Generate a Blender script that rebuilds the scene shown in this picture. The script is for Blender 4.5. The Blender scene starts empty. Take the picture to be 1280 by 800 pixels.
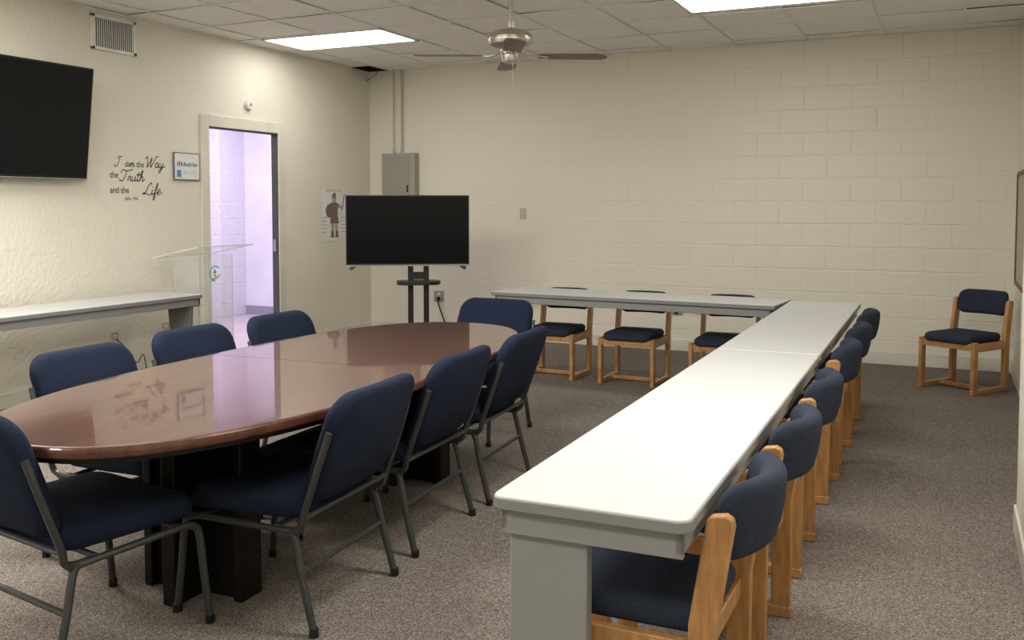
import bpy, bmesh, math, random
from mathutils import Vector, Matrix
random.seed(3)
SC = bpy.context.scene
COL = SC.collection
R = math.radians
SC.view_settings.view_transform = 'Standard'
# ---------------------------------------------------------------- camera
F = 1180.0; PITCH = R(3); YAW = R(25); CH = 1.45; PY = 320.0
cam_d = bpy.data.cameras.new('camera'); cam = bpy.data.objects.new('camera', cam_d); COL.objects.link(cam)
cam.location = (0, 0, CH)
cam.rotation_euler = (R(90) - PITCH, 0, YAW)
cam_d.sensor_width = 36; cam_d.lens = F / 1280 * 36
cam_d.shift_y = -(400 - PY) / 1280
cam_d.clip_start = 0.02
SC.camera = cam
def ray(px, py):
    u = (px - 640) / F; v = (py - PY) / F
    f = math.cos(PITCH) - v * math.sin(PITCH); dn = math.sin(PITCH) + v * math.cos(PITCH)
    fx, fy = -math.sin(YAW), math.cos(YAW); rx, ry = math.cos(YAW), math.sin(YAW)
    return Vector((f * fx + u * rx, f * fy + u * ry, -dn))
XL, YB, XR, H = -6.13, 9.26, 0.50, 3.0
YF = -2.6; XJ = 0.29; YJ = 4.76
def onleft(px, py, x=XL):
    d = ray(px, py); t = x / d.x
    return d.y * t, CH + d.z * t
def onback(px, py, y=YB):
    d = ray(px, py); t = y / d.y
    return d.x * t, CH + d.z * t
# ---------------------------------------------------------------- materials
def nodes(name):
    m = bpy.data.materials.new(name); m.use_nodes = True
    nt = m.node_tree; b = nt.nodes['Principled BSDF']
    return m, nt, b
def mat(name, col, rough=0.5, metal=0.0, col2=None, scale=20, bump=0.0, bscale=None, stretch=(1, 1, 1), emis=None, estr=0, coat=0, lo=.35, hi=.65, detail=4, spec=None):
    m, nt, b = nodes(name)
    b.inputs['Base Color'].default_value = (*col, 1); b.inputs['Roughness'].default_value = rough
    b.inputs['Metallic'].default_value = metal
    if spec is not None: b.inputs['Specular IOR Level'].default_value = spec
    if coat: b.inputs['Coat Weight'].default_value = coat; b.inputs['Coat Roughness'].default_value = .03; b.inputs['Coat IOR'].default_value = 1.5
    tc = nt.nodes.new('ShaderNodeTexCoord'); mp = nt.nodes.new('ShaderNodeMapping'); mp.inputs['Scale'].default_value = stretch
    nt.links.new(tc.outputs['Object'], mp.inputs['Vector'])
    n = nt.nodes.new('ShaderNodeTexNoise'); n.inputs['Scale'].default_value = scale; n.inputs['Detail'].default_value = detail
    nt.links.new(mp.outputs[0], n.inputs['Vector'])
    r = nt.nodes.new('ShaderNodeValToRGB')
    c2 = col2 if col2 else tuple(c * .88 for c in col)
    r.color_ramp.elements[0].color = (*c2, 1); r.color_ramp.elements[1].color = (*col, 1)
    r.color_ramp.elements[0].position = lo; r.color_ramp.elements[1].position = hi
    nt.links.new(n.outputs['Fac'], r.inputs['Fac']); nt.links.new(r.outputs[0], b.inputs['Base Color'])
    if bump:
        n2 = nt.nodes.new('ShaderNodeTexNoise'); n2.inputs['Scale'].default_value = bscale or scale; n2.inputs['Detail'].default_value = 3
        nt.links.new(tc.outputs['Object'], n2.inputs['Vector'])
        bp = nt.nodes.new('ShaderNodeBump'); bp.inputs['Strength'].default_value = 1; bp.inputs['Distance'].default_value = bump
        nt.links.new(n2.outputs['Fac'], bp.inputs['Height']); nt.links.new(bp.outputs[0], b.inputs['Normal'])
    if emis:
        b.inputs['Emission Color'].default_value = (*emis, 1); b.inputs['Emission Strength'].default_value = estr
    return m
def carpet_mat():
    m, nt, b = nodes('carpet'); b.inputs['Roughness'].default_value = 1; b.inputs['Specular IOR Level'].default_value = .1
    tc = nt.nodes.new('ShaderNodeTexCoord')
    def ramp(stops):
        r = nt.nodes.new('ShaderNodeValToRGB'); e = r.color_ramp.elements
        e[0].position, e[0].color = stops[0][0], (*stops[0][1], 1); e[1].position, e[1].color = stops[-1][0], (*stops[-1][1], 1)
        for p, c_ in stops[1:-1]: k = e.new(p); k.color = (*c_, 1)
        return r
    v = nt.nodes.new('ShaderNodeTexVoronoi'); v.inputs['Scale'].default_value = 225; v.voronoi_dimensions = '2D'
    nt.links.new(tc.outputs['Object'], v.inputs['Vector'])
    sp = nt.nodes.new('ShaderNodeSeparateColor'); nt.links.new(v.outputs['Color'], sp.inputs[0])
    r = ramp([(.0, (.080, .065, .054)), (.3, (.143, .120, .102)), (.7, (.202, .173, .148)), (1, (.315, .278, .242))])
    nt.links.new(sp.outputs[0], r.inputs['Fac'])
    big = nt.nodes.new('ShaderNodeTexNoise'); big.inputs['Scale'].default_value = 1.6; big.inputs['Detail'].default_value = 4
    nt.links.new(tc.outputs['Object'], big.inputs['Vector'])
    mr = nt.nodes.new('ShaderNodeMapRange'); mr.inputs['To Min'].default_value = .88; mr.inputs['To Max'].default_value = 1.12
    nt.links.new(big.outputs['Fac'], mr.inputs[0])
    mx = nt.nodes.new('ShaderNodeVectorMath'); mx.operation = 'SCALE'
    nt.links.new(r.outputs[0], mx.inputs[0]); nt.links.new(mr.outputs[0], mx.inputs['Scale']); nt.links.new(mx.outputs[0], b.inputs['Base Color'])
    bp = nt.nodes.new('ShaderNodeBump'); bp.inputs['Distance'].default_value = .0006; nt.links.new(sp.outputs[1], bp.inputs['Height']); nt.links.new(bp.outputs[0], b.inputs['Normal'])
    return m
def block_mat(name, col, axis='x', depth=.0030):
    m, nt, b = nodes(name)
    b.inputs['Roughness'].default_value = .5
    tc = nt.nodes.new('ShaderNodeTexCoord'); sp = nt.nodes.new('ShaderNodeSeparateXYZ'); cb = nt.nodes.new('ShaderNodeCombineXYZ')
    nt.links.new(tc.outputs['Object'], sp.inputs[0])
    nt.links.new(sp.outputs['X' if axis == 'x' else 'Y'], cb.inputs[0]); nt.links.new(sp.outputs['Z'], cb.inputs[1])
    br = nt.nodes.new('ShaderNodeTexBrick'); br.inputs['Scale'].default_value = 1
    br.inputs['Brick Width'].default_value = .43; br.inputs['Row Height'].default_value = .2143
    br.inputs['Mortar Size'].default_value = .010; br.inputs['Mortar Smooth'].default_value = 1
    br.offset = .5
    for k in ('Color1', 'Color2'): br.inputs[k].default_value = (1, 1, 1, 1)
    br.inputs['Mortar'].default_value = (0, 0, 0, 1)
    nt.links.new(cb.outputs[0], br.inputs['Vector'])
    n = nt.nodes.new('ShaderNodeTexNoise'); n.inputs['Scale'].default_value = 30; n.inputs['Detail'].default_value = 6
    nt.links.new(tc.outputs['Object'], n.inputs['Vector'])
    n3 = nt.nodes.new('ShaderNodeTexNoise'); n3.inputs['Scale'].default_value = .9; n3.inputs['Detail'].default_value = 3
    nt.links.new(tc.outputs['Object'], n3.inputs['Vector'])
    # the paint lies thicker toward the left end of the wall and hides the joints
    g = nt.nodes.new('ShaderNodeMapRange'); g.inputs['From Min'].default_value = -5; g.inputs['From Max'].default_value = -1.2
    g.inputs['To Min'].default_value = .35; g.inputs['To Max'].default_value = .9
    nt.links.new(sp.outputs['X'], g.inputs[0])
    mr = nt.nodes.new('ShaderNodeMath'); mr.operation = 'ADD'; sub = nt.nodes.new('ShaderNodeMath'); sub.operation = 'MULTIPLY_ADD'; sub.inputs[1].default_value = 1.6; sub.inputs[2].default_value = -.8
    nt.links.new(n3.outputs['Fac'], sub.inputs[0]); nt.links.new(sub.outputs[0], mr.inputs[0]); nt.links.new(g.outputs[0], mr.inputs[1]); mr.use_clamp = True
    mu = nt.nodes.new('ShaderNodeMath'); mu.operation = 'MULTIPLY'
    nt.links.new(br.outputs['Color'], mu.inputs[0]); nt.links.new(mr.outputs[0], mu.inputs[1])
    ad = nt.nodes.new('ShaderNodeMath'); ad.operation = 'MULTIPLY_ADD'; ad.inputs[1].default_value = 1.1
    nt.links.new(n.outputs['Fac'], ad.inputs[0]); nt.links.new(mu.outputs[0], ad.inputs[2])
    bp = nt.nodes.new('ShaderNodeBump'); bp.inputs['Strength'].default_value = 1; bp.inputs['Distance'].default_value = depth
    nt.links.new(ad.outputs[0], bp.inputs['Height']); nt.links.new(bp.outputs[0], b.inputs['Normal'])
    mx = nt.nodes.new('ShaderNodeMix'); mx.data_type = 'RGBA'
    mx.inputs['A'].default_value = (*[c * .95 for c in col], 1); mx.inputs['B'].default_value = (*col, 1)
    nt.links.new(n3.outputs['Fac'], mx.inputs['Factor']); nt.links.new(mx.outputs['Result'], b.inputs['Base Color'])
    return m
def clear_mat(name, tint, amount):
    m = bpy.data.materials.new(name); m.use_nodes = True; nt = m.node_tree; nt.nodes.clear()
    o = nt.nodes.new('ShaderNodeOutputMaterial'); t = nt.nodes.new('ShaderNodeBsdfTransparent'); g = nt.nodes.new('ShaderNodeBsdfGlossy')
    d = nt.nodes.new('ShaderNodeBsdfDiffuse'); d.inputs['Color'].default_value = (*tint, 1)
    n = nt.nodes.new('ShaderNodeTexNoise'); n.inputs['Scale'].default_value = 3
    g.inputs['Roughness'].default_value = .05
    m1 = nt.nodes.new('ShaderNodeMixShader'); m2 = nt.nodes.new('ShaderNodeMixShader')
    m1.inputs[0].default_value = .4
    nt.links.new(d.outputs[0], m1.inputs[1]); nt.links.new(g.outputs[0], m1.inputs[2])
    mr = nt.nodes.new('ShaderNodeMapRange'); mr.inputs['To Min'].default_value = amount * .8; mr.inputs['To Max'].default_value = amount * 1.2
    nt.links.new(n.outputs['Fac'], mr.inputs[0]); nt.links.new(mr.outputs[0], m2.inputs[0])
    nt.links.new(t.outputs[0], m2.inputs[1]); nt.links.new(m1.outputs[0], m2.inputs[2])
    nt.links.new(m2.outputs[0], o.inputs[0])
    return m
M = dict(
    plaster=mat('plaster paint', (.76, .72, .61), .55, col2=(.72, .68, .575), scale=1.5, bump=.006, bscale=30),
    block=block_mat('painted block', (.78, .74, .625)),
    blocky=block_mat('painted block side', (.78, .74, .625), 'y'),
    trim=mat('trim paint', (.72, .685, .585), .4, scale=3),
    carpet=carpet_mat(),
    tile=mat('ceiling tile', (.93, .92, .87), .9, col2=(.80, .79, .745), scale=60, bump=.003, bscale=140, lo=.3, hi=.7),
    tbar=mat('ceiling grid', (.84, .83, .79), .4),
    dark=mat('painted void shade', (.02, .019, .017), .9),
    diffuser=mat('diffuser', (.9, .9, .88), .4, emis=(1, .985, .945), estr=9.5),
    whitemetal=mat('white metal', (.78, .78, .74), .4),
    ventback=mat('vent backing', (.10, .10, .095), .8),
    lav=mat('corridor paint', (.75, .73, .79), .6, scale=2),
    lavblock=block_mat('corridor block', (.71, .69, .76), 'y', .010),
    corfloor=mat('corridor floor', (.48, .41, .42), .4, scale=5),
    corbase=mat('corridor base', (.30, .29, .33), .6),
    jamb=mat('shaded jamb steel', (.07, .07, .062), .6),  # dark grey carries the shadow on the door reveal
    mahog=mat('mahogany', (.100, .033, .020), .3, col2=(.050, .017, .011), scale=5, stretch=(9, .7, 1), coat=.85, detail=8, spec=.3),
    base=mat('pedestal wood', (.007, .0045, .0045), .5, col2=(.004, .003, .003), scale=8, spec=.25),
    navy=mat('navy fabric', (.013, .020, .044), .95, col2=(.006, .010, .023), scale=240, bump=.0015, bscale=320, spec=.2),
    slate=mat('slate blue fabric', (.032, .041, .066), .95, col2=(.015, .020, .034), scale=260, bump=.0015, bscale=340, spec=.2),
    gun=mat('charcoal steel', (.055, .058, .056), .38, .4),
    black=mat('black plastic', (.010, .010, .011), .4),
    screen=mat('screen glass', (.006, .007, .008), .15, spec=.25),
    screenb=mat('screen matte', (.002, .002, .003), .3, spec=.15),
    silver=mat('silver trim', (.45, .45, .45), .3, .6),
    oak=mat('oak', (.48, .25, .090), .38, col2=(.34, .165, .056), scale=9, stretch=(6, 6, 1), detail=8),
    lam=mat('grey laminate', (.505, .51, .50), .36, col2=(.495, .50, .49), scale=3),
    lamedge=mat('grey edge', (.21, .212, .208), .45, col2=(.205, .207, .203)),
    lammetal=mat('grey painted steel', (.245, .247, .245), .45, col2=(.238, .24, .238)),
    lamshade=mat('grey steel in shade', (.15, .15, .147), .5, col2=(.145, .145, .142)),  # darker copy of the painted steel, shade under the wall table put into colour
    nickel=mat('brushed nickel', (.57, .53, .46), .34, .85),
    blade=mat('walnut blade', (.17, .115, .08), .45, col2=(.11, .075, .052), scale=12),
    beige=mat('panel beige', (.36, .335, .285), .45, col2=(.345, .32, .275)),
    beiged=mat('panel door', (.32, .30, .255), .45, col2=(.31, .29, .245)),
    ivory=mat('ivory plastic', (.58, .50, .33), .4),
    grey=mat('grey outlet', (.34, .33, .30), .5),
    conduit=mat('conduit', (.46, .455, .43), .35, .2),
    paper=mat('paper', (.80, .79, .76), .7), ink=mat('ink', (.03, .028, .028), .7),
    blue=mat('print blue', (.10, .25, .50), .6), navyp=mat('print navy', (.05, .12, .30), .6),
    pale=mat('print pale blue', (.50, .63, .80), .6),
    cyan=mat('print teal', (.06, .30, .48), .5), gold=mat('print yellow green', (.42, .50, .08), .5),
    brown=mat('print brown', (.20, .13, .10), .7), red=mat('print red', (.28, .09, .07), .7), skin=mat('print skin', (.50, .36, .28), .7),
    steelp=mat('print steel', (.16, .16, .18), .6),
    white=mat('white plastic', (.75, .74, .68), .4),
    cork=mat('cork', (.50, .42, .30), .9, scale=80), frame=mat('board frame', (.16, .07, .03), .5),
    acr=clear_mat('clear acrylic', (.8, .82, .85), .12), acre=clear_mat('acrylic edge', (.85, .86, .88), .5),
)
# ---------------------------------------------------------------- mesh helpers
def catmull(pts, n=6):
    pts = [Vector(p) for p in pts]
    if len(pts) < 3: return pts
    P = [pts[0] * 2 - pts[1]] + pts + [pts[-1] * 2 - pts[-2]]; out = []
    for i in range(1, len(P) - 2):
        a, b, c, d = P[i - 1:i + 3]
        for k in range(n):
            t = k / n
            out.append(.5 * ((2 * b) + (c - a) * t + (2 * a - 5 * b + 4 * c - d) * t * t + (3 * b - a - 3 * c + d) * t ** 3))
    out.append(pts[-1]); return out
def rr(w, h, r, n=6, sub=0):
    r = max(min(r, w / 2 - 1e-4, h / 2 - 1e-4), 1e-4); out = []
    for cx, cy, a0 in ((w / 2 - r, h / 2 - r, 0), (-w / 2 + r, h / 2 - r, 90), (-w / 2 + r, -h / 2 + r, 180), (w / 2 - r, -h / 2 + r, 270)):
        for k in range(n + 1):
            a = R(a0 + 90 * k / n); out.append((cx + r * math.cos(a), cy + r * math.sin(a)))
    if sub:
        o2 = []; m = n + 1
        for i, p in enumerate(out):
            o2.append(p)
            if i % m == n:
                q = out[(i + 1) % len(out)]
                for k in range(1, sub): o2.append((p[0] + (q[0] - p[0]) * k / sub, p[1] + (q[1] - p[1]) * k / sub))
        out = o2
    return out
class MB:
    def __init__(s): s.bm = bmesh.new()
    def box(s, c, d, rot=None):
        m = Matrix.Translation(c)
        if rot is not None: m = m @ rot
        bmesh.ops.create_cube(s.bm, size=1, matrix=m @ Matrix.Diagonal((*d, 1))); return s
    def b2(s, x0, x1, y0, y1, z0, z1):
        return s.box(((x0 + x1) / 2, (y0 + y1) / 2, (z0 + z1) / 2), (abs(x1 - x0), abs(y1 - y0), abs(z1 - z0)))
    def quad(s, a, b, c, d):
        s.bm.faces.new([s.bm.verts.new(p) for p in (a, b, c, d)]); return s
    def bar(s, p, q, w, h, side=Vector((1, 0, 0))):
        p, q = Vector(p), Vector(q); z = (q - p).normalized(); x = (side - z * side.dot(z)).normalized(); y = z.cross(x)
        m = Matrix((x, y, z)).transposed().to_4x4()
        return s.box((p + q) / 2, (w, h, (q - p).length), m)
    def tube(s, pts, r, n=8, smooth=0):
        pts = catmull(pts, smooth) if smooth else [Vector(p) for p in pts]
        pr = None; rings = []
        for i, p in enumerate(pts):
            t = ((pts[min(i + 1, len(pts) - 1)] - pts[max(i - 1, 0)])).normalized()
            if pr is None: pr = t.orthogonal().normalized()
            x = (pr - t * pr.dot(t)).normalized(); y = t.cross(x); pr = x
            rings.append([s.bm.verts.new(p + (x * math.cos(2 * math.pi * k / n) + y * math.sin(2 * math.pi * k / n)) * r) for k in range(n)])
        for a, b in zip(rings, rings[1:]):
            for k in range(n): s.bm.faces.new((a[k], a[(k + 1) % n], b[(k + 1) % n], b[k]))
        s.bm.faces.new(rings[0][::-1]); s.bm.faces.new(rings[-1]); return s
    def rings(s, rs):
        vr = [[s.bm.verts.new(p) for p in r] for r in rs]; n = len(vr[0])
        for a, b in zip(vr, vr[1:]):
            for k in range(n): s.bm.faces.new((a[k], a[(k + 1) % n], b[(k + 1) % n], b[k]))
        s.bm.faces.new(vr[0][::-1]); s.bm.faces.new(vr[-1]); return s
    def prism(s, pts, z0, z1):
        return s.rings([[(x, y, z0) for x, y in pts], [(x, y, z1) for x, y in pts]])
    def pad(s, w, h, t, rc, re, warp, crown=.12):
        """upholstered pad, rounded in outline and edge; warp(x, y, z) places it"""
        top = []
        for f in (.04, .2, .36, .52, .66, .78, .88, .95):
            sc = rr(w - 2 * re, h - 2 * re, max(rc - re, .005), 6, 8)
            top.append([(x * f, y * f, t / 2 + t * crown * (1 - f * f)) for x, y in sc])
        for k in range(6):
            a = R(90 * k / 5); ins = re * (1 - math.sin(a)); z = t / 2 - min(re, t / 2) * (1 - math.cos(a))
            top.append([(x, y, z) for x, y in rr(w - 2 * ins, h - 2 * ins, max(rc - ins, .005), 6, 8)])
        bot = [[(x, y, -z) for x, y, z in r] for r in top[::-1]]
        if abs(top[-1][0][2]) < 1e-5: bot = bot[1:]
        rs = top + bot
        return s.rings([[warp(*p) for p in r] for r in rs])
    def lathe(s, prof, c=(0, 0, 0), n=24, mtx=None):
        rs = []
        for r, z in prof:
            ring = [Vector((r * math.cos(2 * math.pi * k / n), r * math.sin(2 * math.pi * k / n), z)) for k in range(n)]
            if mtx: ring = [mtx @ v for v in ring]
            rs.append([v + Vector(c) for v in ring])
        return s.rings(rs)
    def build(s, name, m, parent=None, loc=(0, 0, 0), rz=0, bevel=0, ang=35, segs=2):
        bmesh.ops.recalc_face_normals(s.bm, faces=s.bm.faces[:])
        me = bpy.data.meshes.new(name); s.bm.to_mesh(me); s.bm.free()
        me.materials.append(m)
        me.shade_smooth(); me.set_sharp_from_angle(angle=R(ang))
        o = bpy.data.objects.new(name, me); COL.objects.link(o); o.location = loc; o.rotation_euler.z = rz
        if parent: o.parent = parent
        if bevel:
            b = o.modifiers.new('bevel', 'BEVEL'); b.width = bevel; b.segments = segs; b.limit_method = 'ANGLE'; b.angle_limit = R(40); b.harden_normals = False
        return o
def tag(o, label, cat, group=None):
    o['label'] = label; o['category'] = cat
    if group: o['group'] = group
    return o
def thing(name, label, cat, loc=(0, 0, 0), rz=0, group=None):
    o = bpy.data.objects.new(name, None); COL.objects.link(o); o.location = loc; o.rotation_euler.z = rz
    o.empty_display_size = .1
    return tag(o, label, cat, group)
def struct(name, mb, m, **k):
    o = mb.build(name, m, **k); o['kind'] = 'structure'; return o
def copy_tree(o, parent=None):
    c = o.copy(); COL.objects.link(c)
    if parent: c.parent = parent
    for ch in [x for x in bpy.data.objects if x.parent == o and x != c]: copy_tree(ch, c)
    return c
def text_into(mb, txt, size, mtx):
    cu = bpy.data.curves.new('t', 'FONT'); cu.body = txt; cu.size = size
    ob = bpy.data.objects.new('t', cu); COL.objects.link(ob)
    bpy.context.view_layer.update()
    me = bpy.data.meshes.new_from_object(ob.evaluated_get(bpy.context.evaluated_depsgraph_get()))
    me.transform(mtx); mb.bm.from_mesh(me); bpy.data.meshes.remove(me); bpy.data.objects.remove(ob); bpy.data.curves.remove(cu)
    return mb
# matrix of a frame lying on the left wall: local x -> +Y, local y -> +Z
def lw(y, z, off=.004): return Matrix.Translation((XL + off, y, z)) @ Matrix(((0, 0, 1, 0), (1, 0, 0, 0), (0, 1, 0, 0), (0, 0, 0, 1)))
# ================================================================ SETTING
struct('floor', MB().b2(XL - .2, XR + .2, YF - .2, YB + .2, -.1, 0), M['carpet'])
DY0, _ = onleft(262, 300); DY1, _ = onleft(348, 300); _, DZ = onleft(345, 167)
W = .055
mb = MB(); mb.b2(XL - W, XL, YF, DY0, 0, H); mb.b2(XL - W, XL, DY1, YB + .15, 0, H); mb.b2(XL - W, XL, DY0, DY1, DZ, H)
struct('wall_left', mb, M['plaster'])
struct('wall_back', MB().b2(XL, XR + .15, YB, YB + .15, 0, H), M['block'])
struct('wall_right', MB().b2(XR, XR + .15, YJ - .1, YB, 0, H).b2(XJ, XR + .15, YF, YJ, 0, H), M['blocky'])
struct('wall_front', MB().b2(XL, XR, YF - .15, YF, 0, H), M['plaster'])
struct('ceiling_dark_lining', MB().b2(XL - .2, XR + .2, YF - .2, YB + .2, H + .4, H + .5).b2(XL - .2, XL, YF - .2, YB + .2, H + .001, H + .4).b2(XR, XR + .2, YF - .2, YB + .2, H + .001, H + .4).b2(XL, XR, YB, YB + .2, H + .001, H + .4).b2(XL, XR, YF - .2, YF, H + .001, H + .4), M['dark'])  # deck and added skirts coloured near black as the shade above the tiles
T = .655; GX = -5.84; GY = 7.02
xs = sorted([XL] + [GX + T * k for k in range(-1, 12) if XL < GX + T * k < XR] + [XR])
ys = sorted([YF] + [GY + T * k for k in range(-16, 6) if YF < GY + T * k < YB] + [YB])
mb = MB()
for i in range(len(xs) - 1):
    for j in range(len(ys) - 1):
        y_a, y_b = ys[j], ys[j + 1]
        if i == 0 and j == len(ys) - 2: continue
        if i == 0 and j == len(ys) - 3: y_b = 8.88
        z = H + random.uniform(.0, .006); tx = random.uniform(-.003, .003); ty = random.uniform(-.003, .003)
        mb.quad((xs[i], y_a, z + tx), (xs[i + 1], y_a, z + ty), (xs[i + 1], y_b, z - tx), (xs[i], y_b, z - ty))
struct('ceiling', mb, M['tile'])
mb = MB()
for x in xs[1:-1]: mb.b2(x - .010, x + .010, YF, YB, H - .006, H)
for y in ys[1:-2]: mb.b2(XL, XR, y - .010, y + .010, H - .0065, H)
mb.b2(xs[1], XR, ys[-2] - .010, ys[-2] + .010, H - .0065, H)
mb.b2(XL, XL + .022, YF, 8.88, H - .01, H); mb.b2(xs[1], XR, YB - .022, YB, H - .011, H)
struct('trim_2', mb, M['tbar'])
struct('baseboard_back', MB().b2(XL, XR, YB - .012, YB, 0, .12), M['trim'], bevel=.004)
struct('baseboard_left', MB().b2(XL, XL + .012, YF, DY0 - .11, 0, .11).b2(XL, XL + .012, DY1 + .11, YB, 0, .11), M['trim'], bevel=.004)
struct('baseboard_right', MB().b2(XR - .012, XR, YJ, YB, 0, .11).b2(XJ - .012, XJ, YF, YJ, 0, .11), M['trim'], bevel=.004)
c = .105
struct('trim_1', MB().b2(XL - .02, XL + .018, DY0 - c, DY0, 0, DZ + c).b2(XL - .02, XL + .018, DY1, DY1 + c - .025, 0, DZ + c).b2(XL - .02, XL + .018, DY0, DY1, DZ, DZ + c), M['trim'], bevel=.004)
struct('door_1', MB().b2(XL - W - .01, XL + .004, DY0 - .01, DY0 + .012, 0, DZ).b2(XL - W - .01, XL + .004, DY1 - .012, DY1 + .01, 0, DZ).b2(XL - W - .01, XL + .004, DY0, DY1, DZ - .012, DZ + .01), M['jamb'])
o = MB().b2(XL - .05, XL - .02, DY1 - .018, DY1 - .011, 1.0, 1.12).build('strike_plate', M['silver']); o.parent = bpy.data.objects['door_1']
# corridor beyond the door
CX0, CY1 = -9.05, 10.0
struct('floor_corridor', MB().b2(CX0 - .2, XL - .0, 4.0, CY1 + .2, -.1, .001), M['corfloor'])
struct('wall_corridor_far', MB().b2(CX0, XL - W, CY1, CY1 + .15, 0, H), M['lav'])
struct('wall_corridor_side', MB().b2(CX0 - .15, CX0, 4.0, CY1, 0, H), M['lav'])
struct('wall_corridor_near', MB().b2(CX0 - .15, XL - W, 3.85, 4.0, 0, H), M['lav'])
struct('wall_corridor_pier', MB().b2(CX0, -8.62, 9.52, CY1, 0, H), M['lavblock'])
struct('ceiling_corridor', MB().b2(CX0 - .15, XL - W, 3.85, CY1 + .15, H, H + .1), M['lav'])
struct('baseboard_corridor', MB().b2(-8.62, XL - W, CY1 - .015, CY1, 0, .12).b2(CX0, CX0 + .015, 4, 9.52, 0, .12), M['corbase'])
# ================================================================ CEILING LIGHTS / LAMPS
def ceiling_light(x0, y0, label):
    t = thing('ceiling_light', label, 'light', (x0 + T, y0 + T / 2, H), 0, 'recessed ceiling lights')
    f = MB()
    f.b2(-T, T, -T / 2, -T / 2 + .03, -.014, -.001).b2(-T, T, T / 2 - .03, T / 2, -.014, -.001).b2(-T, -T + .03, -T / 2, T / 2, -.014, -.001).b2(T - .03, T, -T / 2, T / 2, -.014, -.001)
    f.build('light_frame', M['whitemetal'], t)
    MB().b2(-T + .03, T - .03, -T / 2 + .03, T / 2 - .03, -.01, -.002).build('diffuser', M['diffuser'], t)
ceiling_light(GX, GY, 'glowing rectangular ceiling light nearest the doorway')
ceiling_light(GX + 6 * T - .03, GY - .17, 'glowing rectangular ceiling light above the grey table row')
def area(x, y, sx, sy, w, col=(1, .98, .938), z=H - .02):
    l = bpy.data.lights.new('lamp', 'AREA'); l.shape = 'RECTANGLE'; l.size = sx; l.size_y = sy; l.energy = w; l.color = col
    o = bpy.data.objects.new('lamp', l); COL.objects.link(o); o.location = (x, y, z)
for x in (GX + T, GX + 4 * T, GX + 8 * T):
    area(x, 3.1, 1.25, .6, 92 if x < -2 else 72); area(x, -.5, 1.25, .6, 46)
area(-7.5, 8.2, 1.6, 1.6, 105, (.84, .77, 1.0))
area(-7.5, 5.5, 1.6, 1.6, 45, (.84, .77, 1.0))
w = bpy.data.worlds.new('world'); SC.world = w; w.use_nodes = True
w.node_tree.nodes['Background'].inputs[0].default_value = (.5, .48, .44, 1); w.node_tree.nodes['Background'].inputs[1].default_value = .05
# ================================================================ BANQUET CHAIR (faces -Y)
def make_banquet():
    t = thing('banquet_chair', 'x', 'chair', group='navy banquet chairs')
    def ws(x, y, z):
        fall = -.022 * max(0, (-y - .15) / .1) ** 2
        return (x * (1 - .05 * (y > 0) * y / .22), y - .005, .422 + z + fall)
    MB().pad(.56, .50, .085, .08, .038, ws).build('seat', M['navy'], t)
    def wb(x, y, z):   # y is height along the back, z thickness (positive = front)
        zz = .627 + y; lean = .268 + (zz - .44) * .36
        return (x * (1 - .07 * (1 if y < 0 else 0) * abs(y) / .2), lean - z - .22 * x * x - (.015 if y < -.1 else 0) * (abs(y) - .1) / .1, zz)
    MB().pad(.55, .40, .075, .095, .034, wb, .2).build('backrest', M['navy'], t)
    bf = MB()
    for s in (-1, 1):
        bf.tube([(s * .265, .15, .347), (s * .278, .238, .358), (s * .287, .262, .42), (s * .288, .320, .58), (s * .281, .360, .70)], .0125, 8, 4)
    bf.tube([(-.28, .258, .40), (.28, .258, .40)], .010)
    bf.build('back_frame', M['gun'], t)
    sf = MB()
    for s in (-1, 1): sf.tube([(s * .272, .23, .345), (s * .272, -.20, .357)], .0125)
    for y in (-.17, .14): sf.tube([(-.272, y, .357), (.272, y, .357)], .010)
    sf.build('seat_frame', M['gun'], t)
    for s in (-1, 1):
        l = MB().tube([(s * .272, -.16, .357), (s * .273, -.212, .352), (s * .276, -.242, .32), (s * .280, -.257, .18), (s * .286, -.275, .01)], .0135, 8, 4).build('leg', M['gun'], t)
        MB().lathe([(.015, 0), (.0175, .004), (.0165, .03), (.014, .031)], (s * .286, -.275, 0), 10).build('foot_cap', M['black'], l)
        l = MB().tube([(s * .270, .17, .347), (s * .273, .212, .335), (s * .280, .245, .20), (s * .286, .295, .01)], .0135, 8, 4).build('leg', M['gun'], t)
        MB().lathe([(.015, 0), (.0175, .004), (.0165, .03), (.014, .031)], (s * .286, .295, 0), 10).build('foot_cap', M['black'], l)
    MB().tube([(-.280, .243, .21), (.280, .243, .21)], .010).build('stretcher', M['gun'], t)
    return t
bq = make_banquet()
BT = .395
def place(proto, first, x, y, head, label, bt, sz=1):
    o = proto if first else copy_tree(proto)
    a = R(head); o.location = (x + math.cos(a) * bt, y + math.sin(a) * bt, 0); o.rotation_euler.z = a + R(90); o['label'] = label
    o.scale.z = sz
    return o
for i, (x, y, h, l, sz) in enumerate([
    (-2.705, 1.86, 81, 'navy banquet chair at the near rounded end of the oval table', 1.02),
    (-1.84, 2.83, 184, 'navy banquet chair on the open-floor side of the oval table, nearest the camera', 1),
    (-1.90, 3.60, 183, 'middle navy banquet chair on the open-floor side of the oval table', 1),
    (-1.93, 4.34, 184, 'navy banquet chair on the open-floor side of the oval table, farthest from the camera', 1),
    (-3.49, 2.95, 3, 'navy banquet chair on the wall side of the oval table, farthest left', 1),
    (-3.57, 3.70, 1, 'middle navy banquet chair on the wall side of the oval table', 1),
    (-3.57, 4.40, 0, 'navy banquet chair on the wall side of the oval table, nearest the doorway', 1),
    (-2.775, 5.73, 268, 'navy banquet chair at the far end of the oval table before the grey table', 1)]):
    place(bq, i == 0, x, y, h, l, BT, sz)
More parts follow.
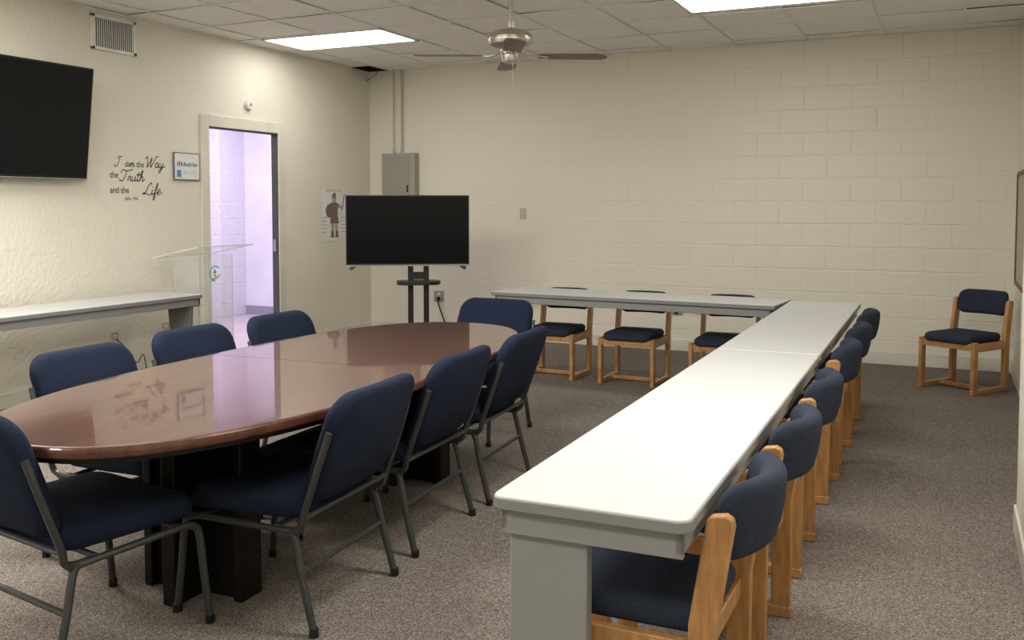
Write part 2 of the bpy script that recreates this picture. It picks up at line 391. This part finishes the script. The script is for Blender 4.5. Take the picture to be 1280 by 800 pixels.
# ================================================================ OAK CHAIR (faces -Y)
def make_oak():
    t = thing('oak_chair', 'x', 'chair', group='oak chairs with blue cushions')
    X = .222
    for s in (-1, 1):
        MB().b2(s * X - .016, s * X + .016, -.235, -.18, .036, .41).build('leg', M['oak'], t, bevel=.005)
        prof = [(.170, .036), (.236, .036), (.240, .42), (.282, .685), (.278, .703), (.262, .712), (.226, .706), (.216, .694), (.174, .44)]
        m = MB(); m.rings([[(s * X - .016, y, z) for y, z in prof], [(s * X + .016, y, z) for y, z in prof]]); m.build('back_post', M['oak'], t, bevel=.005)
        MB().b2(s * X - .017, s * X + .017, -.24, .24, 0, .042).build('floor_rail', M['oak'], t, bevel=.006)
        MB().b2(s * X - .014, s * X + .014, -.19, .19, .335, .395).build('seat_rail', M['oak'], t, bevel=.004)
    MB().b2(-X, X, -.228, -.205, .345, .398).build('seat_apron', M['oak'], t, bevel=.003)
    MB().b2(-X, X, .19, .213, .345, .398).build('seat_apron', M['oak'], t, bevel=.003)
    MB().b2(-X, X, -.0, .03, .008, .04).build('stretcher', M['oak'], t, bevel=.004)
    def ws(x, y, z): return (x, y - .02, .425 + z - .015 * max(0, (-y - .13) / .1) ** 2)
    MB().pad(.40, .455, .064, .05, .029, ws).build('seat', M['slate'], t)
    def wb(x, y, z):
        zz = .678 + y; return (x, .318 + (zz - .675) * .16 - z - 1.8 * x * x, zz)
    MB().pad(.408, .195, .068, .055, .033, wb, .06).build('backrest', M['slate'], t)
    return t
ok = make_oak()
for i, (x, y, h, l, sz) in enumerate([
    (-.43, 2.43, 180, 'first oak chair tucked in along the long grey table row, nearest the camera', 1.015),
    (-.43, 3.15, 179, 'second oak chair from the camera along the grey table row', 1.01),
    (-.445, 3.98, 181, 'third oak chair from the camera along the grey table row', 1),
    (-.455, 4.98, 180, 'fourth oak chair from the camera along the grey table row', 1),
    (-.465, 5.76, 179, 'fifth oak chair from the camera along the grey table row', 1),
    (-.475, 6.55, 180, 'sixth oak chair of the row, at the far end of the grey tables', 1),
    (-3.07, 7.80, 270, 'oak chair behind the cross table, nearest the television', .94),
    (-2.36, 7.78, 269, 'middle oak chair of the three behind the cross table', .94),
    (-1.62, 7.76, 271, 'oak chair behind the cross table, nearest the table corner', .94),
    (.265, 8.53, 237, 'lone oak chair with blue cushions standing against the block wall corner', 1)]):
    place(ok, i == 0, x, y, h, l, .30, sz)
# ================================================================ GREY SEMINAR TABLES (long axis Y, legs at -x)
def seminar(name, L, cx, cy, rz, label, Wd=.50, rc=.035, dark=False):
    t = thing(name, label, 'table', (cx, cy, 0), rz, 'grey laminate tables')
    MB().prism(rr(Wd - .006, L - .006, rc), .722, .741).build('tabletop', M['lam'], t, bevel=.004)
    MB().prism(rr(Wd, L, rc + .003), .708, .7365).build('edge_band', M['lamedge'], t, bevel=.003)
    a, b = Wd / 2 - .022, L / 2 - .03
    m = MB().b2(-a, a, -b, -b + .02, .64, .708).b2(-a, a, b - .02, b, .64, .708).b2(-a, -a + .02, -b, b, .65, .708).b2(a - .02, a, -b, b, .65, .708)
    m.build('apron', M['lammetal'], t, bevel=.003)
    for s in (-1, 1):
        y = s * (b - .045)
        if dark:   # tapered upright, in the steel darkened for shade
            y = s * (b - .07)
            pr = ((-a + .02, .70), (-a + .27, .70), (-a + .20, .03), (-a + .06, .03))
            m = MB(); m.rings([[(x, y - .02, z) for x, z in pr], [(x, y + .02, z) for x, z in pr]])
            l = m.build('leg', M['lamshade'], t, bevel=.004)
        else:
            l = MB().b2(-a + .01, -a + .215, y - .022, y + .022, .03, .70).build('leg', M['lammetal'], t, bevel=.006)
        MB().b2(-a - .005, a - .03, y - .028, y + .028, 0, .032).build('foot', M['lamedge'], l, bevel=.006)
    return t
LT = 2.64
ax = Vector((-.0145, 1, 0)).normalized(); P0 = Vector((-.770, 2.055, 0)); rzt = math.atan2(.0145, 1)
c1 = P0 + ax * LT / 2; c2 = P0 + ax * (LT * 1.5 + .006)
seminar('training_table', LT, c1.x, c1.y, rzt, 'long narrow grey table nearest the camera')
seminar('training_table', LT, c2.x, c2.y, rzt, 'long grey table continuing the row toward the back wall', rc=.012)
seminar('training_table', 2.36, -2.297, 7.253, R(86), 'grey table set crosswise before three oak chairs', Wd=.54, rc=.012)
seminar('training_table', 2.6, -5.75, 4.58, R(180), 'grey table along the left wall beneath the wall television', dark=True)
# ================================================================ OVAL TABLE
TC = (-2.59, 3.495); TR = R(2.5)
t = thing('conference_table', 'large oval mahogany conference table with a polished top', 'table', (*TC, 0), TR)
A, B, E = 1.60, .635, 2.5
def oval(s, a, b, g=.0018, n=60):
    pts = []
    for k in range(n + 1):
        th = math.pi * k / n
        x = b * math.copysign(abs(math.cos(th)) ** (2 / E), math.cos(th)); y = a * abs(math.sin(th)) ** (2 / E)
        pts.append((x, s * (y + g)))
    return pts
def half_top(s):
    """half of the table top: rounded outer edge, square at the seam"""
    rs = []
    for ins, z in ((.012, .703), (.008, .704), (.004, .7065), (.001, .711), (0, .717), (0, .728), (.001, .734), (.004, .7385), (.008, .741), (.012, .742)):
        rs.append([(x, y, z) for x, y in oval(s, A - ins, B - ins)])
    return MB().rings(rs)
for s in (1, -1):
    half_top(s).build('tabletop', M['mahog'], t, ang=10)
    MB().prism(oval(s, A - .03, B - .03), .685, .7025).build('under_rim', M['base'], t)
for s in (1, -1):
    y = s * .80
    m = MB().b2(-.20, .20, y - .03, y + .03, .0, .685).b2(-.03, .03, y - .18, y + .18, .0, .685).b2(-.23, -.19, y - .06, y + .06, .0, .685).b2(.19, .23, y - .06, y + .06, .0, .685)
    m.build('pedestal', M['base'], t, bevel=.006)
MB().b2(-.02, .02, -.63, .63, .30, .45).build('stretcher', M['base'], t)
# ================================================================ TELEVISION ON STAND
d = ray(510, 288); P = d * (9.05 / math.hypot(d.x, d.y)); tvx, tvy = P.x, P.y; tvz = CH + P.z
yaw = math.atan2(-tvx, tvy) + R(1.5)
t = thing('television', 'flat television on a black stand before the block wall', 'television', (tvx, tvy, tvz), yaw)
hw, hh = .585, .335
MB().b2(-hw, hw, 0, .035, -hh, hh).build('housing', M['black'], t, bevel=.005)
MB().b2(-hw + .012, hw - .012, -.003, .001, -hh + .022, hh - .012).build('screen', M['screenb'], t)
m = MB(); m.b2(-hw, hw, -.005, .003, -hh - .006, -hh + .008); m.build('bottom_trim', M['silver'], t)
for s in (-1, 1):
    MB().bar((s * .50, .01, -hh), (s * .55, .0, -hh - .035), .03, .012).build('foot', M['black'], t)
sx_ = tvx + .10 * math.cos(yaw); sy_ = tvy + .10 * math.sin(yaw)
t = thing('television_stand', 'black twin-post stand carrying the television, with an oval shelf', 'stand', (sx_, sy_, 0), yaw)
for s in (-1, 1):
    MB().b2(s * .075 - .026, s * .075 + .026, .07, .11, .05, 1.30).build('post', M['black'], t, bevel=.004)
MB().b2(-.11, .11, .036, .07, tvz - .2, tvz + .2).b2(-.25, .25, .036, .055, tvz + .08, tvz + .12).b2(-.25, .25, .036, .055, tvz - .12, tvz - .08).build('mounting_plate', M['black'], t)
MB().prism(rr(.42, .27, .12), -.020, .016).build('shelf', M['black'], t, loc=(0, .05, tvz - .50), bevel=.004)
MB().b2(-.05, .05, .07, .1, .75, .82).build('collar', M['black'], t)
b = MB().b2(-.36, .36, .06, .12, .03, .06)
for s in (-1, 1): b.bar((s * .34, -.25, .045), (s * .34, .36, .045), .05, .03)
b.build('base', M['black'], t, bevel=.005)
for sx in (-1, 1):
    for sy in (-.23, .34):
        MB().lathe([(.0275, -.008), (.0275, .008)], (sx * .34, sy, .0275), 14, Matrix.Rotation(R(90), 4, 'Y')).build('caster', M['black'], t)
# ================================================================ WALL TELEVISION
y1, _ = onleft(112, 150, -5.99); _, zt = onleft(115, 84, -5.92); _, zb = onleft(108, 225, -6.04)
hv = (zt - zb) / 2
t = thing('television', 'large flat television mounted high on the left wall', 'television', (XL + .105, y1 - .76, (zt + zb) / 2), 0)
rot = Matrix.Rotation(R(7), 4, 'Y')
def tv(m, x0, x1, y0, yy1, z0, z1): m.box(rot @ Vector(((x0 + x1) / 2, (y0 + yy1) / 2, (z0 + z1) / 2)), (x1 - x0, yy1 - y0, z1 - z0), rot)
m = MB(); tv(m, 0, .045, -.76, .76, -hv, hv); m.build('housing', M['black'], t, bevel=.006)
m = MB(); tv(m, .044, .048, -.745, .745, -hv + .03, hv - .015); m.build('screen', M['screen'], t)
m = MB(); tv(m, .044, .0475, -.75, .75, -hv + .004, -hv + .012); m.build('bottom_trim', M['silver'], t)
MB().b2(-.103, .0, -.3, .3, -.15, .15).build('wall_bracket', M['black'], t)
# ================================================================ VENT
ya, za = onleft(112, 17); yb, zb2 = onleft(169, 68)
t = thing('air_vent', 'white louvred air vent high on the left wall', 'vent', (XL, (ya + yb) / 2, 2.82))
hw, hh = (yb - ya) / 2, .138
MB().b2(0, .02, -hw, hw, -hh, -hh + .025).b2(0, .02, -hw, hw, hh - .025, hh).b2(0, .02, -hw, -hw + .03, -hh, hh).b2(0, .02, hw - .03, hw, -hh, hh).build('frame', M['whitemetal'], t, bevel=.003)
MB().b2(.001, .004, -hw + .03, hw - .03, -hh + .02, hh - .02).build('backing', M['ventback'], t)
m = MB(); n = 19
for k in range(n):
    y = -hw + .04 + (2 * hw - .08) * k / (n - 1)
    m.box((.012, y, 0), (.016, .005, 2 * hh - .04), Matrix.Rotation(R(-50), 4, 'Z'))
m.build('louvres', M['whitemetal'], t)
# ================================================================ SMOKE ALARM
ya, za = onleft(310, 131)
t = thing('smoke_alarm', 'small round white alarm on the wall above the doorway', 'alarm', (XL, ya, za))
my = Matrix.Rotation(R(90), 4, 'Y')
MB().lathe([(.052, 0), (.052, .02), (.042, .034), (.01, .036)], (0, 0, 0), 24, my).build('body', M['white'], t)
MB().lathe([(.016, .034), (.014, .042), (.004, .043)], (0, 0, 0), 16, my).build('sensor', M['silver'], t)
# ================================================================ WALL LETTERING
G = dict(
    a=([[(.75, .85), (.45, 1), (.1, .7), (.05, .25), (.3, 0), (.6, .25), (.75, .9), (.72, .2), (.95, .05), (1.15, .3)]], 1.1),
    m=([[(0, .1), (.15, .9), (.2, 0)], [(.2, .3), (.45, .95), (.6, .8), (.58, 0)], [(.58, .4), (.85, .95), (1.0, .75), (1.0, .15), (1.2, .05), (1.35, .3)]], 1.35),
    y=([[(0, .9), (.05, .3), (.3, .05), (.6, .4), (.7, .95), (.6, 0), (.35, -.9), (.05, -1.0), (0, -.6), (.5, -.1), (1.3, .4)]], 1.1),
    r=([[(0, .05), (.15, .6), (.2, 1), (.3, .85), (.5, .85), (.5, .3), (.65, .05), (.85, .3)]], .85),
    u=([[(0, .9), (0, .25), (.25, 0), (.55, .4), (.6, .95), (.6, .2), (.8, .05), (1, .3)]], .95),
    t=([[(.2, 1.8), (.15, .3), (.35, 0), (.6, .3)], [(-.2, 1.2), (.65, 1.3)]], .6),
    h=([[(0, .1), (.35, 1.6), (.25, 2.1), (.1, 1.7), (.05, 0)], [(.07, .4), (.35, .95), (.55, .75), (.52, .15), (.7, .03), (1.0, .5)]], .95),
    i=([[(0, .9), (0, .2), (.2, .02), (.45, .3)], [(.03, 1.35), (.1, 1.45)]], .45),
    f=([[(0, .1), (.35, 1.5), (.3, 2.1), (.12, 1.8), (.08, 0), (0, -.9), (.2, -1), (.25, -.3), (.1, .1), (.5, .3)]], .5),
    e=([[(0, .3), (.45, .6), (.4, .98), (.15, .95), (0, .4), (.2, .02), (.6, .15), (.9, .5)]], .9),
    I=([[(.1, 1.6), (.6, 2.1), (1.2, 2.0)], [(.75, 2.05), (.6, .8), (.3, .05), (-.2, .1), (-.1, .5)]], 1.5),
    W=([[(-.4, 1.6), (.0, 2.2), (.25, 1.2), (.3, 0), (.8, 1.2), (1.05, 2.0), (1.05, .8), (1.1, 0), (1.6, 1.0), (1.95, 2.1), (2.5, 2.3)]], 2.05),
    T=([[(-.3, 1.5), (0, 2.1), (.8, 1.9), (1.9, 2.2)], [(.8, 1.95), (.65, .9), (.35, .1), (-.2, .05), (-.25, .4)]], 1.25),
    L=([[(1.0, 1.85), (.85, 2.2), (.55, 1.9), (.35, 1.0), (.1, .15), (-.25, .1), (-.1, .32), (.45, .08), (1.0, -.08), (1.35, .3)]], 1.3))
t = thing('wall_lettering', 'black vinyl lettering about the Way, Truth and Life on the wall', 'wall decal', (0, 0, 0))
def script(word, px0, px1, py, cap, rr_=.0034):
    y0, z0 = onleft(px0, py); y1_, _ = onleft(px1, py); _, z1_ = onleft(px0, py - cap)
    tot = sum(G[c][1] for c in word); su = (y1_ - y0) / tot; sv = (z1_ - z0) / 2.1
    m = MB(); x = 0
    for c in word:
        for st in G[c][0]:
            pts = [(XL + .003, y0 + (x + p[0] + .22 * p[1]) * su, z0 + p[1] * sv) for p in st]
            m.tube(pts, rr_ if len(st) > 2 else rr_ * 1.2, 6, 5)
        x += G[c][1]
    for v in m.bm.verts: v.co.x = XL + .001 + max(0, (v.co.x - XL - .003)) * .4
    m.build('lettering', M['ink'], t)
script('I', 144, 152, 208, 13); script('am', 156, 168, 208, 11)
script('Way', 182, 205, 209, 13, .0042); script('Truth', 151, 180, 226, 14, .0042); script('Life', 180, 202, 243, 14, .0042)
def plain(txt, px, py, px1):
    y0, z0 = onleft(px, py); y1_, _ = onleft(px1, py)
    m = MB(); text_into(m, txt, 1, Matrix.Identity(4))
    w_ = max(v.co.x for v in m.bm.verts)
    k = (y1_ - y0) / w_
    m.bm.transform(lw(y0, z0) @ Matrix.Diagonal((k, k * 1.15, 1, 1)))
    m.build('lettering', M['ink'], t)
plain('the', 170, 209, 179.5); plain('the', 137, 222, 147.5); plain('and the', 137, 241, 161); plain('John 14:6', 156, 250, 172)
# ================================================================ PLAQUE
ya, zb_ = onleft(215, 225); yb, _ = onleft(249, 225); _, zt_ = onleft(232, 191)
t = thing('framed_sign', 'small white framed sign with blue print left of the doorway', 'sign', (XL, (ya + yb) / 2, (zb_ + zt_) / 2))
hw, hh = (yb - ya) / 2 - .01, (zt_ - zb_) / 2
MB().b2(0, .016, -hw, hw, -hh, hh).build('frame', M['steelp'], t, bevel=.003)
MB().b2(.016, .0175, -hw + .01, hw - .01, -hh + .01, hh - .01).build('sheet', M['paper'], t)
m = MB(); xx = -hw + .035; random.seed(5)
while xx < hw - .040:
    w_ = random.uniform(.008, .014); h_ = random.uniform(.022, .040); m.b2(.0183, .0188, xx, xx + w_, .002, .002 + h_); xx += w_ + .009
m.build('blue_band_print', M['navyp'], t)
MB().b2(.0183, .0188, -hw + .03, -hw + .080, -hh + .028, -.034).build('blue_print', M['blue'], t)
MB().b2(.0178, .0182, -hw + .095, hw - .04, -.050, -.043).b2(.0178, .0182, -hw + .095, hw - .07, -.068, -.062).build('pale_print', M['pale'], t)
# ================================================================ POSTER
ya, zb_ = onleft(403, 302); yb, _ = onleft(432, 302); _, zt_ = onleft(417, 236)
hw, hh = (yb - ya) / 2, (zt_ - zb_) / 2
t = thing('poster', 'paper poster of a soldier in armour beside the doorway', 'poster', (XL, (ya + yb) / 2, (zb_ + zt_) / 2))
MB().b2(.001, .003, -hw, hw, -hh, hh).build('sheet', M['paper'], t)
def flat(name, polys, mt, k=0):
    m = MB()
    for p in polys: m.rings([[(.0032 + k * .0006, y * hh * 1.15, z * hh * 1.02) for y, z in p], [(.0037 + k * .0006, y * hh * 1.15, z * hh * 1.02) for y, z in p]])
    m.build(name, M[mt], t)
def circ(cx, cy, r, sq=1): return [(cx + r * math.cos(a * math.pi / 8), cy + r * sq * math.sin(a * math.pi / 8)) for a in range(16)]
flat('legs_print', [[(-.16, -.8), (-.04, -.8), (-.0, -.25), (-.18, -.25)], [(.08, -.8), (.2, -.8), (.2, -.25), (.02, -.25)]], 'skin')
flat('boots_print', [[(-.2, -.85), (-.02, -.85), (-.03, -.6), (-.17, -.6)], [(.06, -.85), (.24, -.85), (.2, -.6), (.07, -.6)]], 'brown', 1)
flat('skirt_print', [[(-.24, -.32), (.26, -.32), (.18, .0), (-.18, .0)]], 'brown', 1)
flat('skirt_strap_print', [[(k, -.32), (k + .04, -.32), (k + .03, -.04), (k + .005, -.04)] for k in (-.18, -.08, .02, .12)], 'steelp', 2)
flat('cuirass_print', [[(-.18, 0), (.18, 0), (.24, .42), (.08, .48), (-.08, .48), (-.24, .42)]], 'steelp', 1)
flat('belt_print', [[(-.19, -.03), (.19, -.03), (.185, .05), (-.185, .05)]], 'brown', 2)
flat('arm_print', [[(.2, .42), (.3, .4), (.46, .3), (.42, .22), (.2, .28)]], 'skin', 1)
flat('head_print', [circ(0, .58, .1, 1.2)], 'skin', 1)
flat('helmet_print', [[(-.12, .56), (-.1, .72), (0, .76), (.1, .72), (.12, .56), (.05, .66), (-.05, .66)]], 'steelp', 2)
flat('plume_print', [[(-.14, .7), (-.05, .82), (.08, .82), (.12, .74), (0, .76)]], 'red', 2)
flat('shield_print', [circ(-.26, .15, .22, 1.15)], 'brown', 3)
flat('shield_boss_print', [circ(-.26, .15, .08, 1.15)], 'red', 4)
flat('sword_print', [[(.42, .2), (.47, .18), (.60, .8), (.56, .82)]], 'steelp', 3)
m = MB()
for k in range(5):
    for s in (-1, 1):
        z = -.1 - .14 * k; m.b2(.0032, .0036, s * .62 * hh - .05, s * .62 * hh + .05, z * hh, z * hh + .005)
m.build('small_print', M['steelp'], t)
m = MB(); text_into(m, 'ARMOR OF GOD', 1, Matrix.Identity(4)); w_ = max(v.co.x for v in m.bm.verts)
k = 2 * hw * .7 / w_; m.bm.transform(Matrix(((0, 0, 1, .0036), (1, 0, 0, -hw * .7), (0, 1, 0, hh * .88), (0, 0, 0, 1))) @ Matrix.Diagonal((k, k, 1, 1)))
m.build('lettering', M['steelp'], t)
# ================================================================ ELECTRICAL PANEL + CONDUITS
xa, zt_ = onback(477, 192, YB - .1); xb, _ = onback(518, 192, YB - .1)
t = thing('breaker_box', 'beige metal breaker box on the back wall behind the television', 'breaker box', ((xa + xb) / 2, YB, 1.25))
hw = (xb - xa) / 2; hz = zt_ - 1.25
MB().b2(-hw, hw, -.1, 0, 0, hz).build('housing', M['beige'], t, bevel=.004)
MB().b2(-hw + .025, hw - .07, -.106, -.1, .04, hz - .03).build('door', M['beiged'], t, bevel=.002)
MB().b2(hw - .1, hw - .08, -.112, -.106, hz * .45, hz * .55).build('latch', M['black'], t)
for px, l in ((492, 'thinner painted conduit rising from the breaker box, nearer the corner'), (502, 'painted conduit rising from the breaker box, farther from the corner')):
    x, _ = onback(px, 150, YB - .03)
    r = .007 if px == 492 else .011
    o = MB().tube([(0, 0, 0), (0, 0, H + .05 - 1.25 - hz)], r, 12).lathe([(r + .007, 0), (r + .007, .035), (r + .001, .045)], (0, 0, 0), 12).build('conduit', M['conduit'], loc=(x, YB - .03, 1.25 + hz))
    tag(o, l, 'conduit')
pt = [Vector((-6.0, 9.13, 3.1)), Vector((-5.95, 9.14, 2.97)), Vector((-6.02, 9.12, 2.91)), Vector((-6.08, 9.13, 2.88)), Vector((-6.11, 9.15, 2.91))]
o = MB().tube([p - pt[0] for p in pt], .003, 6, 5).build('hanging_cable', M['black'], loc=pt[0]); tag(o, 'short black cable hanging from the open ceiling corner', 'cable')
# ================================================================ PLATES AND OUTLETS
def plate(name, loc, side, label, cat, mt='ivory', w_=.075, h_=.118, slots=True, plug=False):
    rz = 0 if side == 'left' else R(-90)
    t = thing(name, label, cat, loc, rz)
    MB().b2(0, .007, -w_ / 2, w_ / 2, -h_ / 2, h_ / 2).build('plate', M[mt], t, bevel=.002)
    if slots:
        for s in (-1, 1): MB().b2(.007, .009, -.017, .017, s * .026 - .014, s * .026 + .014).build('socket', M['white'], t, bevel=.002)
    else: MB().b2(.007, .016, -.005, .005, -.012, .012).build('toggle', M['white'], t)
    if plug: MB().b2(.0095, .035, -.018, .018, -.042, -.008).build('plug', M['black'], t, bevel=.004)
    return t
x, z = onback(654, 267); plate('light_switch', (x, YB, z), 'back', 'small ivory switch plate alone on the block wall', 'switch', slots=False)
x, z = onback(549, 370); plate('wall_outlet', (x, YB, z), 'back', 'wall outlet low on the back wall right of the television stand', 'outlet', 'grey', .13, .12, plug=True)
x, z = onback(846, 387); plate('wall_outlet', (x, YB, z), 'back', 'wall outlet low on the back wall behind the oak chairs', 'outlet', 'grey', .13, .11, plug=True)
y, z = onleft(207, 411); plate('wall_outlet', (XL, y, z), 'left', 'left-wall outlet nearer the doorway, beneath the grey table', 'outlet')
y, z = onleft(143, 424); plate('wall_outlet', (XL, y, z), 'left', 'left-wall outlet farther from the doorway, beneath the grey table', 'outlet')
def cable(pts, r, label, mt='black'):
    p0 = Vector(pts[0]); o = MB().tube([Vector(p) - p0 for p in pts], r, 6, 6).build('power_cord', M[mt], loc=p0); return tag(o, label, 'cord')
x, z = onback(549, 370)
cable([(x, YB - .04, z - .03), (x + .03, YB - .06, z - .10), (x + .12, YB - .07, .1), (x + .08, YB - .15, .012), (x + .15, YB - .7, .01), (tvx + .1, tvy + .35, .01)], .009, 'black cord running from the outlet to the television stand')
x, z = onback(846, 387)
cable([(x - .04, YB - .04, z), (x - .3, YB - .03, z + .03), (x - .8, YB - .03, z + .08), (x - 1.5, YB - .03, z + .02), (x - 1.7, YB - .03, z - .1), (x - 1.7, YB - .04, .01)], .006, 'black cord looping along the back wall behind the oak chairs')
cable([(x + .07, YB - .02, z), (x + .3, YB - .03, z - .02), (x + .8, YB - .03, z + .09), (x + 1.2, YB - .03, z + .02), (x + 1.3, YB - .04, .01)], .005, 'thin pale cord running right along the back wall', 'white')
y, z = onleft(143, 424)
cable([(XL + .02, y, z), (XL + .08, y + .03, z - .06), (XL + .13, y + .10, .18), (XL + .14, y + .16, .24), (XL + .13, y + .20, .14), (XL + .12, y + .22, .01)], .004, 'black cord hanging from the left-wall outlet beneath the table')
# ================================================================ BULLETIN BOARD
t = thing('bulletin_board', 'brown-framed bulletin board on the right wall above the lone chair', 'bulletin board', (XR, 8.15, 1.27))
MB().b2(-.015, 0, -.68, .68, -.44, .44).build('cork_panel', M['cork'], t)
MB().b2(-.026, 0, -.70, .70, .43, .46).b2(-.026, 0, -.70, .70, -.46, -.43).b2(-.026, 0, -.70, -.67, -.46, .46).b2(-.026, 0, .67, .70, -.46, .46).build('frame', M['frame'], t, bevel=.003)
# ================================================================ LECTERN
t = thing('lectern', 'clear acrylic lectern with a small emblem beside the doorway', 'lectern', (-5.73, 6.12, 0))
wy, dx = .20, .13
MB().b2(dx - .008, dx, -wy, wy, .02, 1.06).build('front_panel', M['acr'], t)
for s in (-1, 1):
    MB().b2(-dx, dx - .008, s * wy - .004, s * wy + .004, .02, 1.04).build('side_panel', M['acr'], t)
e = MB()
for sx in (-1, 1):
    for sy in (-1, 1): e.b2(sx * dx - .003, sx * dx + .003, sy * wy - .004, sy * wy + .004, .02, 1.04)
e.build('panel_edges', M['acre'], t)
MB().b2(-dx, dx, -wy, wy, .62, .63).build('shelf', M['acr'], t)
MB().b2(-.2, .2, -.26, .26, 0, .02).build('base', M['acr'], t, bevel=.004)
rt = Matrix.Rotation(R(-11), 4, 'Y')
MB().box((0, 0, 1.075), (.50, .66, .010), rt).build('reading_top', M['acr'], t)
m = MB()
for s in (-1, 1): m.box(Vector((0, s * .33, 1.075)), (.50, .006, .012), rt)
for s in (-1, 1): m.box(Vector((0, 0, 1.075)) + (rt @ Vector((s * .25, 0, 0))), (.006, .66, .012), rt)
m.build('top_edges', M['acre'], t)
m = MB().tube([(dx + .004, .056 * math.cos(a) - .015, .89 + .062 * math.sin(a)) for a in [R(45 + 15 * k) for k in range(16)]], .0045, 6); m.build('emblem_arc', M['cyan'], t)
MB().b2(dx + .001, dx + .004, -.020, -.008, .855, .928).b2(dx + .001, dx + .004, -.038, .010, .896, .907).build('emblem_cross', M['gold'], t)
MB().tube([(dx + .004, .04, .874), (dx + .004, .0, .853), (dx + .004, -.04, .844)], .009, 6, 4).build('emblem_swoosh', M['gold'], t)
# ================================================================ CEILING FAN
d = ray(638, 68); P = d * (6.8 / math.hypot(d.x, d.y)); fz = CH + P.z
t = thing('ceiling_fan', 'brushed nickel ceiling fan with dark wooden blades', 'ceiling fan', (P.x, P.y, H))
z = fz - H
MB().lathe([(.07, 0), (.07, -.02), (.05, -.06), (.02, -.075)]).build('canopy', M['nickel'], t)
MB().tube([(0, 0, -.05), (0, 0, z + .15)], .013, 12).build('downrod', M['nickel'], t)
MB().lathe([(.014, z + .24), (.026, z + .235), (.026, z + .185), (.045, z + .176), (.10, z + .165), (.135, z + .150), (.153, z + .132), (.157, z + .120), (.150, z + .116), (.150, z + .108), (.157, z + .104), (.157, z + .082), (.150, z + .066), (.125, z + .052), (.09, z + .040), (.075, z + .035)], n=40).build('motor_housing', M['nickel'], t)
MB().lathe([(.070, z + .036), (.070, z + .0), (.060, z - .006), (.060, z - .045), (.052, z - .058), (.030, z - .064), (.012, z - .066)], n=28).build('switch_housing', M['nickel'], t)
MB().tube([(.03, -.02, z - .055), (.03, -.02, z - .21)], .003, 6).lathe([(.003, z - .235), (.007, z - .225), (.006, z - .21), (.002, z - .205)], (.03, -.02, 0), 8).build('pull_chain', M['nickel'], t)
NB = 4
for k in range(NB):
    a = R(25 + 3 + 360 / NB * k); rot = Matrix.Rotation(a, 4, 'Z'); tw = Matrix.Rotation(R(-6), 4, 'X')
    pts = [(.20, -.05), (.24, -.062), (.60, -.072), (.66, -.06), (.69, -.03), (.695, 0), (.69, .03), (.66, .06), (.60, .072), (.24, .062), (.20, .05)]
    m = MB(); m.rings([[rot @ (Matrix.Translation((0, 0, z - .012)) @ tw @ Vector((x, y, zz))) for x, y in pts] for zz in (-.004, .004)])
    b = m.build('blade', M['blade'], t)
    m = MB()
    for s in (-1, 1):
        m.tube([rot @ Vector(p) for p in ((.065, s * .01, z + .02), (.13, s * .028, z - .014), (.20, s * .035, z - .018 - s * .003), (.27, s * .02, z - .019))], .006, 6, 4)
    m.build('blade_arm', M['nickel'], b)
